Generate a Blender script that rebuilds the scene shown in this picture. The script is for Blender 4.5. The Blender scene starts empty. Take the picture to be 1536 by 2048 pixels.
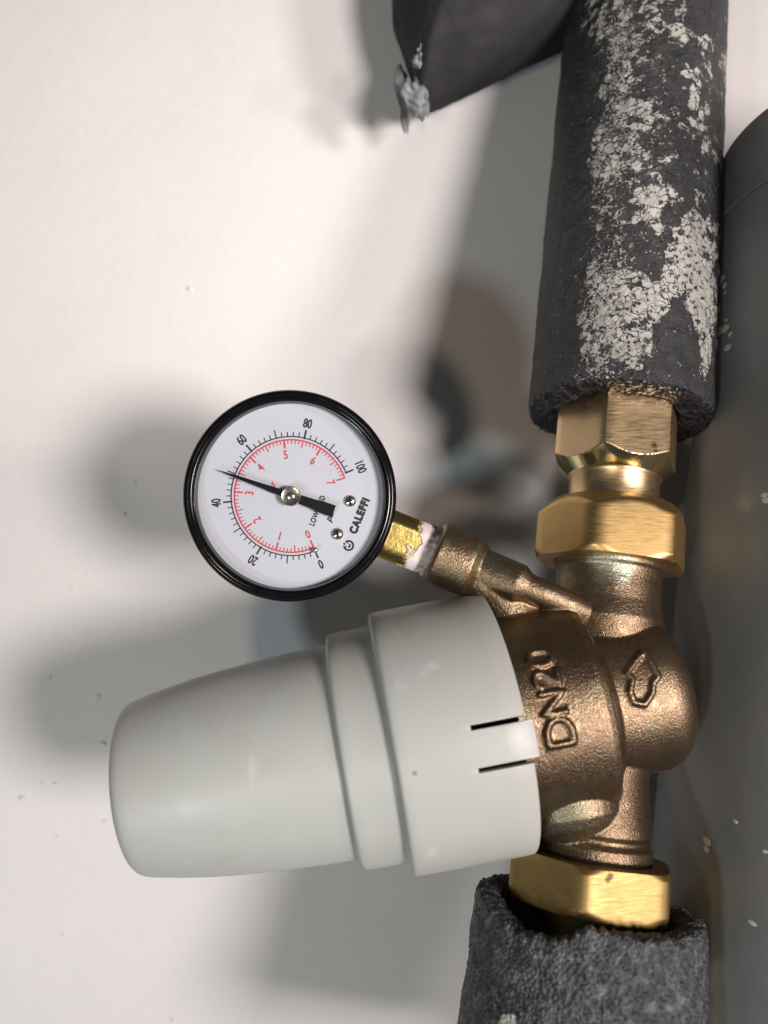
import bpy, bmesh, math, random
import numpy as np
from mathutils import Vector, Matrix, noise

random.seed(7)
SC = bpy.context.scene
S = 1.0 / 8000.0            # metres per modelling unit (1/8 mm)
F = 1500.0                  # focal length in the same unit, picture 1536 x 2048


def W(x, y, d):
    """right, up, distance along the lens axis -> world metres"""
    return Vector((x * S, d * S, y * S))


def at(px, py, d):
    return W((px - 768) * d / F, (1024 - py) * d / F, d)


# ------------------------------------------------------------------ camera
cam = bpy.data.cameras.new('camera')
cam.sensor_fit = 'HORIZONTAL'
cam.sensor_width = 36.0
cam.lens = 36.0 * F / 1536.0
cam.clip_start = 0.005
cam.clip_end = 50
cam.dof.use_dof = True
cam.dof.focus_distance = 1390 * S
cam.dof.aperture_fstop = 13.0
camo = bpy.data.objects.new('camera', cam)
SC.collection.objects.link(camo)
camo.location = (0, 0, 0)
camo.rotation_euler = (math.radians(90), 0, 0)
SC.camera = camo

# ------------------------------------------------------------------ world
world = bpy.data.worlds.new('World')
SC.world = world
world.use_nodes = True
wn = world.node_tree
bg = wn.nodes['Background']
bg.inputs['Color'].default_value = (0.80, 0.93, 1.0, 1)
bg.inputs['Strength'].default_value = 0.055

SC.view_settings.view_transform = 'Standard'
SC.view_settings.look = 'None'
SC.view_settings.exposure = 0.0
SC.view_settings.gamma = 1.0
SC.cycles.max_bounces = 8
SC.cycles.sample_clamp_indirect = 4.0


def aim(o, target):
    o.rotation_euler = (target - o.location).to_track_quat('-Z', 'Y').to_euler()


def area(name, loc, target, size, power, col):
    l = bpy.data.lights.new(name, 'AREA')
    l.shape = 'DISK'
    l.size = size
    l.energy = power
    l.color = col
    o = bpy.data.objects.new(name, l)
    SC.collection.objects.link(o)
    o.location = loc
    aim(o, target)
    return o


# room lamp to the right, soft, gives the long soft shadows to the left
area('lamp_right', W(2550, -330, -2590), W(-100, 0, 1900), 0.155, 4.0, (1.0, 0.92, 0.90))
# spot lights; the one grazing the wall from the right is added


def spot(name, loc, target, power, col, deg, blend, soft):
    l = bpy.data.lights.new(name, 'SPOT')
    l.energy = power
    l.color = col
    l.spot_size = math.radians(deg)
    l.spot_blend = blend
    l.shadow_soft_size = soft
    o = bpy.data.objects.new(name, l)
    SC.collection.objects.link(o)
    o.location = loc
    aim(o, target)
    return o


# added spot from the right, gives the upper wall a diagonal shadow edge
spot('upper_wall_fill', W(2683, 500, -400), W(-600, 950, 2000), 5.5, (1.0, 0.90, 0.87), 30, 1.0, 0.035)
# cool lamp beyond the lower left of the frame
_t = W(160, 390, 2000)
spot('cool_lamp', _t + W(-2750, -3000, -5000), _t, 4.2, (0.72, 0.89, 1.0), 60, 0.6, 0.034)
# weaker warm fill, added nearer the lens to shape the gauge shadow
_t = W(0, 220, 2000)
spot('warm_fill', _t + W(-1500, -1650, -5000), _t, 2.3, (1.0, 0.80, 0.60), 60, 0.6, 0.030)


# ------------------------------------------------------------------ helpers
def tag(o, label=None, cat=None, group=None, kind=None):
    if label: o['label'] = label
    if cat: o['category'] = cat
    if group: o['group'] = group
    if kind: o['kind'] = kind
    return o


def empty(name, loc, label, cat, group=None):
    o = bpy.data.objects.new(name, None)
    o.empty_display_size = 0.01
    SC.collection.objects.link(o)
    o.location = loc
    return tag(o, label, cat, group)


def link(name, me, mat, parent=None, smooth=True):
    o = bpy.data.objects.new(name, me)
    SC.collection.objects.link(o)
    if mat is not None:
        me.materials.clear()
        for m in (mat if isinstance(mat, (list, tuple)) else [mat]):
            me.materials.append(m)
    if smooth:
        me.polygons.foreach_set('use_smooth', [True] * len(me.polygons))
    if parent is not None:
        o.parent = parent
        o.matrix_parent_inverse = Matrix.Translation(-parent_world(parent))
    return o


def parent_world(p):
    v = Vector(p.location)
    q = p.parent
    while q is not None:
        # children keep meshes in world coordinates, only empties are moved
        v = v + Vector(q.location) + q_inv(p)
        p = q
        q = p.parent
    return v


def q_inv(p):
    return p.matrix_parent_inverse.to_translation()


def mesh(name, verts, faces):
    me = bpy.data.meshes.new(name)
    me.from_pydata([tuple(v) for v in verts], [], [tuple(f) for f in faces])
    me.update()
    return me


def fix(me):
    bm = bmesh.new()
    bm.from_mesh(me)
    bmesh.ops.remove_doubles(bm, verts=bm.verts, dist=1e-7)
    bmesh.ops.recalc_face_normals(bm, faces=bm.faces)
    bm.to_mesh(me)
    bm.free()
    return me


def sharp(me, deg=32):
    try:
        me.set_sharp_from_angle(angle=math.radians(deg))
    except Exception:
        pass
    return me


class Frame:
    """axis frame: o origin, a axis, e1 towards the camera, e2 sideways"""
    def __init__(self, o, a, toward=None):
        self.o = Vector(o)
        self.a = Vector(a).normalized()
        t = Vector(toward) if toward is not None else Vector((0, -1, 0))
        self.e1 = (t - self.a * t.dot(self.a)).normalized()
        self.e2 = self.a.cross(self.e1).normalized()

    def p(self, s, r, th):
        return self.o + self.a * (s * S) + (self.e1 * math.cos(th) + self.e2 * math.sin(th)) * (r * S)


def ring_mesh(name, fr, rows, n=96, rf=None, closed=False, cap0=False, cap1=False):
    """rows: list of (s, r). rf(s, r, th) may change the radius. closed joins last row to first"""
    vs, fs = [], []
    for (s, r) in rows:
        for i in range(n):
            th = 2 * math.pi * i / n
            rr = rf(s, r, th) if rf else r
            vs.append(fr.p(s, rr, th))
    m = len(rows)
    for j in range(m if closed else m - 1):
        k = (j + 1) % m
        for i in range(n):
            i2 = (i + 1) % n
            fs.append((j * n + i, j * n + i2, k * n + i2, k * n + i))
    if cap0: fs.append(tuple(range(n - 1, -1, -1)))
    if cap1: fs.append(tuple((m - 1) * n + i for i in range(n)))
    me = mesh(name, vs, fs)
    return fix(me)


def hexr(ap, ph):
    def f(th):
        d = (math.degrees(th) - ph) % 60.0 - 30.0
        return ap / math.cos(math.radians(d))
    return f


def smin(a, b, k):
    h = max(k - abs(a - b), 0.0) / k
    return min(a, b) - h * h * k * 0.25


def join_bm(meshes):
    bm = bmesh.new()
    for m in meshes:
        bm.from_mesh(m)
    me = bpy.data.meshes.new('joined')
    bm.to_mesh(me)
    bm.free()
    return me


def tube(name, pts, rads, n=10, caps=True):
    """tapered tube through world points, rads in units"""
    pts = [Vector(p) for p in pts]
    vs, fs = [], []
    up = None
    for j, p in enumerate(pts):
        t = (pts[min(j + 1, len(pts) - 1)] - pts[max(j - 1, 0)]).normalized()
        if up is None:
            up = t.orthogonal().normalized()
        up = (up - t * up.dot(t)).normalized()
        si = t.cross(up)
        for i in range(n):
            a = 2 * math.pi * i / n
            vs.append(p + (up * math.cos(a) + si * math.sin(a)) * rads[j] * S)
    for j in range(len(pts) - 1):
        for i in range(n):
            i2 = (i + 1) % n
            fs.append((j * n + i, j * n + i2, (j + 1) * n + i2, (j + 1) * n + i))
    if caps:
        fs.append(tuple(range(n - 1, -1, -1)))
        fs.append(tuple((len(pts) - 1) * n + i for i in range(n)))
    return mesh(name, vs, fs)


def cyl_hit(fr, R, a, b):
    """point of a cylinder surface met by the sight line through picture point a, b"""
    d = Vector(((a - 768) / F, 1.0, (1024 - b) / F)).normalized()
    dp = d - fr.a * d.dot(fr.a)
    op = -fr.o + fr.a * fr.o.dot(fr.a)
    A, B, C = dp.dot(dp), 2 * op.dot(dp), op.dot(op) - (R * S) ** 2
    return d * ((-B - math.sqrt(max(0, B * B - 4 * A * C))) / (2 * A))


# ------------------------------------------------------------------ pipe line frame
U = Vector((.137, .24, 1.0)).normalized()
Q = W(454, -37, 1500)
PF = Frame(Q, U)
if PF.e2.x < 0:
    PF.e2 = -PF.e2

# ------------------------------------------------------------------ materials
class M:
    def __init__(self, name, base=(.5, .5, .5), rough=.5, metal=0.0, **kw):
        self.m = bpy.data.materials.new(name)
        self.m.use_nodes = True
        self.t = self.m.node_tree
        self.b = self.t.nodes['Principled BSDF']
        self.b.inputs['Base Color'].default_value = (*base, 1)
        self.b.inputs['Roughness'].default_value = rough
        self.b.inputs['Metallic'].default_value = metal
        for k, v in kw.items():
            self.b.inputs[k.replace('_', ' ')].default_value = v
        self.tc = self.t.nodes.new('ShaderNodeTexCoord')
        self.h = None

    def n(self, typ, **kw):
        nd = self.t.nodes.new(typ)
        for k, v in kw.items():
            setattr(nd, k, v)
        return nd

    def l(self, a, b):
        self.t.links.new(a, b)

    def map(self, scale=(1, 1, 1), rot=(0, 0, 0), src=None):
        mp = self.n('ShaderNodeMapping')
        mp.inputs['Scale'].default_value = scale
        mp.inputs['Rotation'].default_value = rot
        self.l(src or self.tc.outputs['Object'], mp.inputs['Vector'])
        return mp.outputs['Vector']

    def noise(self, scale, detail=3, rough=.55, vec=None, dist=0.0):
        nd = self.n('ShaderNodeTexNoise')
        nd.inputs['Scale'].default_value = scale
        nd.inputs['Detail'].default_value = detail
        nd.inputs['Roughness'].default_value = rough
        nd.inputs['Distortion'].default_value = dist
        self.l(vec or self.tc.outputs['Object'], nd.inputs['Vector'])
        return nd.outputs['Fac']

    def vor(self, scale, feature='F1', vec=None, rnd=1.0):
        nd = self.n('ShaderNodeTexVoronoi', feature=feature)
        nd.inputs['Scale'].default_value = scale
        nd.inputs['Randomness'].default_value = rnd
        self.l(vec or self.tc.outputs['Object'], nd.inputs['Vector'])
        return nd

    def ramp(self, fac, stops):
        nd = self.n('ShaderNodeValToRGB')
        cr = nd.color_ramp
        while len(cr.elements) < len(stops):
            cr.elements.new(0.5)
        for e, (p, c) in zip(cr.elements, stops):
            e.position = p
            e.color = (*c, 1) if len(c) == 3 else c
        self.l(fac, nd.inputs['Fac'])
        return nd.outputs['Color']

    def math(self, op, a, b=None, clamp=False):
        nd = self.n('ShaderNodeMath', operation=op, use_clamp=clamp)
        for i, v in enumerate((a, b)):
            if v is None: continue
            if isinstance(v, (int, float)): nd.inputs[i].default_value = v
            else: self.l(v, nd.inputs[i])
        return nd.outputs[0]

    def range(self, v, a, b, c=0.0, d=1.0):
        nd = self.n('ShaderNodeMapRange')
        self.l(v, nd.inputs['Value'])
        for k, x in zip(('From Min', 'From Max', 'To Min', 'To Max'), (a, b, c, d)):
            nd.inputs[k].default_value = x
        return nd.outputs['Result']

    def mix(self, f, a, b):
        nd = self.n('ShaderNodeMix', data_type='RGBA')
        if isinstance(f, (int, float)): nd.inputs[0].default_value = f
        else: self.l(f, nd.inputs[0])
        for i, v in ((6, a), (7, b)):
            if isinstance(v, tuple): nd.inputs[i].default_value = (*v, 1)
            else: self.l(v, nd.inputs[i])
        return nd.outputs[2]

    def color(self, c): self.l(c, self.b.inputs['Base Color'])
    def rough(self, c): self.l(c, self.b.inputs['Roughness'])

    def bump(self, h, dist, strength=1.0):
        nd = self.n('ShaderNodeBump')
        nd.inputs['Distance'].default_value = dist * S
        nd.inputs['Strength'].default_value = strength
        self.l(h, nd.inputs['Height'])
        if self.h is not None:
            self.l(self.h, nd.inputs['Normal'])
        self.h = nd.outputs['Normal']
        self.l(self.h, self.b.inputs['Normal'])


def px(n):   # texture scale for features about n units across
    return 8000.0 / n


# wall paint
m = M('white_wall_paint', (.80, .775, .75), .55)
m.color(m.ramp(m.noise(px(420), 3), [(.3, (.78, .75, .728)), (.7, (.82, .785, .76))]))
m.bump(m.noise(px(24), 4, .55), 2.6, .5)
m.bump(m.noise(px(160), 2, .5), 5.0, .35)
WALL = m.m

# cap plastic
m = M('grey_cap_plastic', (.60, .60, .56), .42)
f = m.noise(px(330), 3)
c = m.ramp(f, [(.32, (.455, .442, .405)), (.62, (.44, .458, .430))])
spk = m.vor(px(62), 'F1')
dot = m.range(spk.outputs['Distance'], .028, .05, 1, 0)
sel = m.math('GREATER_THAN', spk.outputs['Color'], .80)
c = m.mix(m.math('MULTIPLY', dot, sel), c, (.86, .86, .82))
spk2 = m.vor(px(150), 'F1')
dot2 = m.range(spk2.outputs['Distance'], .02, .034, 1, 0)
c = m.mix(m.math('MULTIPLY', dot2, m.math('GREATER_THAN', spk2.outputs['Color'], .62)), c, (.34, .24, .17))
# long faint scuffs
sc = m.noise(px(60), 2, .5, m.map((1.0, 1.0, .12), (0, math.radians(28), 0)))
scm = m.math('MULTIPLY', m.range(sc, .64, .72), m.range(m.noise(px(190), 1), .50, .58))
c = m.mix(m.math('MULTIPLY', scm, .55), c, (.66, .66, .62))
c = m.mix(m.range(m.noise(px(170), 5, .7), .58, .72, 0, .22), c, (.30, .27, .21))
m.color(c)
m.rough(m.range(m.noise(px(70), 4), .3, .7, .36, .50))
m.bump(m.noise(px(9), 2), .25, .35)
CAP = m.m

# cast bronze
m = M('cast_bronze', (.33, .22, .12), .40, .92)
f1 = m.noise(px(240), 4)
f2 = m.noise(px(14), 3, .6)
c = m.ramp(f1, [(.28, (.16, .105, .068)), (.5, (.225, .158, .098)), (.72, (.30, .22, .132))])
c = m.mix(m.range(f2, .55, .8, 0, .5), c, (.50, .36, .21))
grn = m.range(m.noise(px(130), 3), .60, .70, 0, .5)
c = m.mix(grn, c, (.30, .30, .19))
def stain(cx, cy, d, rad, col, amt, c):
    p = at(cx, cy, d)
    vd = m.n('ShaderNodeVectorMath', operation='DISTANCE')
    m.l(m.tc.outputs['Object'], vd.inputs[0]); vd.inputs[1].default_value = p
    k = m.math('ADD', m.range(vd.outputs['Value'], rad * .3 * S, rad * S, 1, 0), m.math('MULTIPLY', m.math('SUBTRACT', m.noise(px(28), 5, .7), .5), 1.6))
    return m.mix(m.range(k, .35, .75, 0, amt), c, col)


c = stain(1225, 1128, 1395, 62, (.46, .46, .36), .75, c)
c = stain(1120, 1625, 1270, 95, (.25, .25, .17), .45, c)
c = stain(1140, 1290, 1270, 120, (.12, .065, .04), .55, c)
c = stain(1190, 1480, 1270, 90, (.10, .07, .045), .45, c)
c = stain(900, 1160, 1400, 50, (.08, .05, .035), .6, c)
stv = m.vor(px(120), 'F1')
st = m.math('MULTIPLY', m.range(stv.outputs['Distance'], .05, .085, 1, 0), m.math('GREATER_THAN', stv.outputs['Color'], .72))
c = m.mix(m.math('MULTIPLY', st, .75), c, (.09, .07, .06))
m.color(c)
m.rough(m.range(f2, .3, .75, .42, .27))
m.bump(m.noise(px(4.2), 3, .7), 1.5, .9)
m.bump(m.noise(px(30), 2, .5), 1.5, .4)
BRONZE = m.m


def brass(name, base, dark, rough, brush, along, spots=()):
    m = M(name, base, rough, 1.0)
    # fine machining lines running round the part
    sc = (.06, .06, 1.0) if along == 'round' else (1.0, 1.0, .05)
    b = m.noise(px(1.7), 2, .6, m.map(sc, (math.radians(-13.5), math.radians(7.8), 0)))
    f = m.noise(px(150), 3)
    c = m.ramp(f, [(.3, tuple(x * .86 for x in base)), (.7, base)])
    pit = m.noise(px(16), 4, .6, m.map((1.6, 1.6, .7), (0, .5, 0)))
    c = m.mix(m.range(pit, .69, .76, 0, .75), c, dark)
    tarn = m.noise(px(95), 5, .68)
    c = m.mix(m.range(tarn, .52, .70, 0, .40), c, tuple(x * .52 for x in base))
    for (a_, b_, R_, rad) in spots:
        vd = m.n('ShaderNodeVectorMath', operation='DISTANCE')
        m.l(m.tc.outputs['Object'], vd.inputs[0]); vd.inputs[1].default_value = cyl_hit(PF, R_, a_, b_)
        c = m.mix(m.math('MULTIPLY', m.range(vd.outputs['Value'], rad * .7 * S, rad * 1.3 * S, 1, 0), .8), c, (.07, .045, .03))
    m.color(c)
    m.rough(m.range(b, .3, .7, rough - .06, rough + .10))
    m.bump(b, brush * .6, .35)
    m.bump(m.noise(px(60), 2), 1.0, .10)
    return m.m


BRASS = brass('machined_brass', (.74, .53, .30), (.22, .10, .06), .33, .35, 'round', ((1311, 889, 120, 7), (1313, 900, 120, 5), (1306, 880, 120, 4)))
BRASS_NUT = brass('dull_brass_nut', (.62, .41, .17), (.20, .12, .05), .40, .30, 'round')
BRASS_LIGHT = brass('yellow_brass_nut', (.38, .26, .105), (.14, .09, .04), .50, .35, 'round', ((1186, 1729, 140, 9), (1180, 1806, 140, 7), (1222, 1753, 140, 6), (1216, 1760, 140, 5), (1190, 1765, 140, 3)))
m = M('polished_brass', (.80, .66, .38), .13, 1.0)
m.rough(m.range(m.noise(px(40), 3), .3, .7, .10, .2))
POLISH = m.m

m = M('stem_brass', (.70, .55, .20), .3, 1.0)
ptfe = m.noise(px(34), 5, .65)
o_att = m.n('ShaderNodeAttribute', attribute_name='tape')
k_ = m.math('ADD', ptfe, m.math('MULTIPLY', o_att.outputs['Fac'], .55))
msk = m.range(k_, .80, .90)
m.color(m.mix(msk, (.62, .47, .15), (.78, .70, .66)))
m.l(m.math('SUBTRACT', 1.0, msk), m.b.inputs['Metallic'])
m.rough(m.range(msk, 0, 1, .3, .7))
m.bump(m.noise(px(12), 4), 1.6, .5)
m.bump(msk, 3.0, .8)
STEM = m.m

m = M('thread_tape', (.72, .66, .62), .55)
tf = m.noise(px(22), 5, .65)
m.color(m.ramp(tf, [(.36, (.28, .20, .15)), (.47, (.62, .55, .50)), (.7, (.84, .80, .77))]))
m.bump(m.noise(px(18), 4, .6), 4.0, .9)
TAPE = m.m


def foam_nodes(m, base_lo, base_hi):
    f = m.noise(px(60), 5, .65)
    c = m.ramp(f, [(.3, base_lo), (.7, base_hi)])
    return c


# painted foam (big lagging)
m = M('painted_foam', (.03, .03, .033), .62)
c = m.ramp(m.noise(px(34), 6, .75), [(.3, (.011, .0112, .012)), (.72, (.058, .0575, .058))])
fine = m.vor(px(11), 'F1')
c = m.mix(m.math('MULTIPLY', m.range(fine.outputs['Distance'], .1, .26, 1, 0), m.math('GREATER_THAN', fine.outputs['Color'], .74)), c, (.27, .27, .27))
pitv = m.vor(px(19), 'F1')
c = m.mix(m.math('MULTIPLY', m.range(pitv.outputs['Distance'], .10, .26, 1, 0), m.math('GREATER_THAN', pitv.outputs['Color'], .6)), c, (.006, .006, .007))
ac = m.n('ShaderNodeAttribute', attribute_name='cover')
af = m.n('ShaderNodeAttribute', attribute_name='speck')
# warp coordinates so that flakes get ragged outlines
ns = m.n('ShaderNodeTexNoise'); ns.inputs['Scale'].default_value = px(11); ns.inputs['Detail'].default_value = 4
m.l(m.tc.outputs['Object'], ns.inputs['Vector'])
vm = m.n('ShaderNodeVectorMath', operation='SUBTRACT'); m.l(ns.outputs['Color'], vm.inputs[0]); vm.inputs[1].default_value = (.5, .5, .5)
vs_ = m.n('ShaderNodeVectorMath', operation='SCALE'); m.l(vm.outputs[0], vs_.inputs[0]); vs_.inputs['Scale'].default_value = 15 * S
va = m.n('ShaderNodeVectorMath', operation='ADD'); m.l(m.tc.outputs['Object'], va.inputs[0]); m.l(vs_.outputs[0], va.inputs[1])
wv = va.outputs[0]


def flakes(cell, cov, crack):
    v1 = m.vor(px(cell), 'F1', wv)
    v2 = m.vor(px(cell), 'DISTANCE_TO_EDGE', wv)
    sep = m.n('ShaderNodeSeparateColor'); m.l(v1.outputs['Color'], sep.inputs[0])
    rnd = m.math('ADD', m.math('MULTIPLY', sep.outputs[0], .40), m.math('MULTIPLY', m.range(m.noise(px(cell * 2.0), 5, .7), .3, .7), .60))
    on = m.range(m.math('SUBTRACT', m.math('MULTIPLY', cov, .93), rnd), -.01, .02)
    ed = m.range(v2.outputs['Distance'], crack * .5, crack)
    ed = m.math('MAXIMUM', ed, m.range(m.noise(px(cell * 1.3), 2, .5), .58, .63))
    # where cover is complete the joints mostly close
    return m.math('MULTIPLY', on, m.math('MAXIMUM', ed, m.range(cov, .82, .98, 0, .8)))


big = flakes(20, ac.outputs['Fac'], .05)
sml = m.math('MAXIMUM', flakes(6.0, af.outputs['Fac'], .2), flakes(10.0, m.math('MULTIPLY', af.outputs['Fac'], .75), .14))
msk = m.math('MAXIMUM', big, sml)
holes = m.range(m.noise(px(10), 4, .65), .39, .44)
msk = m.math('MULTIPLY', msk, holes)
pc = m.ramp(m.noise(px(45), 3), [(.3, (.43, .41, .37)), (.7, (.55, .53, .485))])
m.color(m.mix(msk, c, pc))
m.rough(m.range(msk, 0, 1, .50, .62))
m.bump(m.noise(px(11), 4, .8), 9.0, 1.0)
m.bump(m.noise(px(30), 3, .6), 6.0, .6)
m.bump(msk, 4.0, 1.0)
FOAM = m.m

m = M('torn_foam', (.05, .05, .055), .58)
v = m.vor(px(6), 'F1')
n2 = m.noise(px(22), 6, .78)
c = m.ramp(n2, [(.30, (.012, .013, .016)), (.50, (.065, .068, .076)), (.72, (.24, .245, .25))])
apn = m.n('ShaderNodeAttribute', attribute_name='paint')
c = m.mix(m.range(m.vor(px(13), 'F1').outputs['Distance'], .12, .34, .75, 0), c, (.008, .008, .010))
c = m.mix(apn.outputs['Fac'], c, (.60, .58, .50))
m.color(c)
m.bump(v.outputs['Distance'], 5.5, 1.0)
m.bump(m.noise(px(5), 3, .75), 3.0, .9)
m.rough(m.range(n2, .3, .7, .62, .38))
TORN = m.m

m = M('foam_cut_face', (.015, .015, .017), .40)
v = m.vor(px(9), 'F1')
m.color(m.ramp(m.noise(px(12), 4, .7), [(.35, (.008, .008, .010)), (.75, (.045, .045, .05))]))
m.bump(v.outputs['Distance'], 4.0, 1.0)
CUT = m.m

m = M('background_foam', (.035, .034, .036), .8, Specular_IOR_Level=.25)
f = m.noise(px(110), 4, .6)
m.color(m.ramp(f, [(.3, (.016, .016, .018)), (.7, (.038, .036, .040))]))
m.bump(m.noise(px(70), 3), 8, .6)
m.bump(m.noise(px(14), 3), 2, .5)
FOAM2 = m.m

m = M('crumpled_film', (.34, .35, .36), .25)
m.b.inputs['Transmission Weight'].default_value = .35
m.b.inputs['IOR'].default_value = 1.2
m.bump(m.noise(px(30), 3), 6, .8)
FILM = m.m

m = M('grey_tank', (.075, .078, .070), .34)
f = m.noise(px(260), 3)
c = m.ramp(f, [(.3, (.178, .182, .180)), (.7, (.208, .212, .208))])
v = m.vor(px(150), 'F1')
d_ = m.math('MULTIPLY', m.range(v.outputs['Distance'], .018, .03, 1, 0), m.math('GREATER_THAN', v.outputs['Color'], .88))
c = m.mix(d_, c, (.4, .38, .34))
c = m.mix(m.range(m.noise(px(70), 5, .7), .52, .75, 0, .25), c, (.26, .25, .22))
m.color(c)
m.bump(m.noise(px(30), 3), 1.2, .3)
m.rough(m.range(m.noise(px(90), 4), .3, .7, .32, .46))
TANK = m.m
m = M('dark_seam', (.02, .02, .02), .6); SEAM = m.m
m = M('paint_flake', (.58, .55, .50), .6); m.bump(m.noise(px(12), 3), 1.5, .5); FLAKE = m.m

m = M('black_gauge_case', (.004, .004, .005), .16)
m.bump(m.noise(px(40), 3), .5, .2)
v = m.vor(px(48), 'F1')
d_ = m.math('MULTIPLY', m.range(v.outputs['Distance'], .03, .05, 1, 0), m.math('GREATER_THAN', v.outputs['Color'], .78))
m.color(m.mix(d_, (.004, .004, .005), (.5, .48, .42)))
m.rough(m.range(m.noise(px(25), 4), .35, .7, .12, .22))
m.b.inputs['Specular IOR Level'].default_value = .35
BLACK = m.m
m = M('dial_white', (.80, .82, .88), .38)
m.color(m.ramp(m.noise(px(150), 3), [(.3, (.56, .58, .635)), (.7, (.60, .615, .665))]))
DIAL = m.m
DPRINT = M('black_print', (.006, .006, .009), .5).m
RPRINT = M('red_print', (.62, .05, .06), .45).m
NEEDLE = M('needle_black', (.004, .004, .005), .45, Specular_IOR_Level=.2).m
m = M('pin_steel', (.62, .58, .50), .22, 1.0); m.bump(m.noise(px(9), 3), .8, .5); STEEL = m.m

# window: clear pane, thin, with a reflecting skin
g = bpy.data.materials.new('gauge_window')
g.use_nodes = True
t = g.node_tree
t.nodes.remove(t.nodes['Principled BSDF'])
tr = t.nodes.new('ShaderNodeBsdfTransparent'); tr.inputs['Color'].default_value = (.97, .975, .98, 1)
gl = t.nodes.new('ShaderNodeBsdfGlossy'); gl.inputs['Roughness'].default_value = .06
fr_ = t.nodes.new('ShaderNodeFresnel'); fr_.inputs['IOR'].default_value = 1.45
mx = t.nodes.new('ShaderNodeMixShader')
t.links.new(fr_.outputs[0], mx.inputs[0]); t.links.new(tr.outputs[0], mx.inputs[1]); t.links.new(gl.outputs[0], mx.inputs[2])
t.links.new(mx.outputs[0], t.nodes['Material Output'].inputs['Surface'])
WINDOW = g

# ------------------------------------------------------------------ wall
WD = 2000.0


def wall():
    nx, ny = 60, 80
    x0, x1, y0, y1 = -2600, 3400, -3300, 3300
    vs, fs = [], []
    for j in range(ny + 1):
        for i in range(nx + 1):
            x = x0 + (x1 - x0) * i / nx
            y = y0 + (y1 - y0) * j / ny
            d = WD + 5 * (noise.noise(Vector((x * .0015, y * .0015, 3))))
            vs.append(W(x, y, d))
    for j in range(ny):
        for i in range(nx):
            a = j * (nx + 1) + i
            fs.append((a, a + 1, a + nx + 2, a + nx + 1))
    o = link('wall', mesh('wall', vs, fs), WALL)
    tag(o, kind='structure')
    # paint nibs standing on the wall
    spots = [(272, 872 + 100, 3), (380, 578, 6), (196, 1393, 6), (206, 1487, 6), (271, 962, 4), (250, 1029, 4), (146, 1173, 3), (99, 1357, 5),
             (45, 1597, 7), (85, 1567, 4), (110, 1567, 4), (210, 1643, 4), (126, 1870, 3), (345, 2040, 4), (115, 1675, 3), (258, 1213, 3), (28, 1422, 3)]
    bm = bmesh.new()
    for (a, b, r) in spots:
        c = at(a, b, WD - 1)
        mt = Matrix.Translation(c) @ Matrix.Rotation(random.uniform(0, 3), 4, 'Y') @ Matrix.Diagonal((1.5, .7, 1, 1))
        bmesh.ops.create_icosphere(bm, subdivisions=2, radius=r * 1.1 * S, matrix=mt)
    me = bpy.data.meshes.new('paint_nib')
    bm.to_mesh(me); bm.free()
    n_ = link('paint_nib', me, WALL, o)
    n_['kind'] = 'stuff'


wall()

def w_at(py):
    k = (1024 - py) / F
    # (-37 + w*uy) = k (1500 + w*ud)
    return (k * 1500 + 37) / (U.z - k * U.y)


# ------------------------------------------------------------------ knob frame
C0 = W(410, -355, 1424)
K = Vector((-.965, -.06, -.165)).normalized()
KF = Frame(C0, K)
if KF.e2.z < 0:
    KF.e2 = -KF.e2          # th = +90 deg points up in the picture

BODY = empty('pressure_reducing_valve', C0, 'bronze pressure reducing valve with a big pale grey plastic cap pointing left', 'valve')


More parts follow.
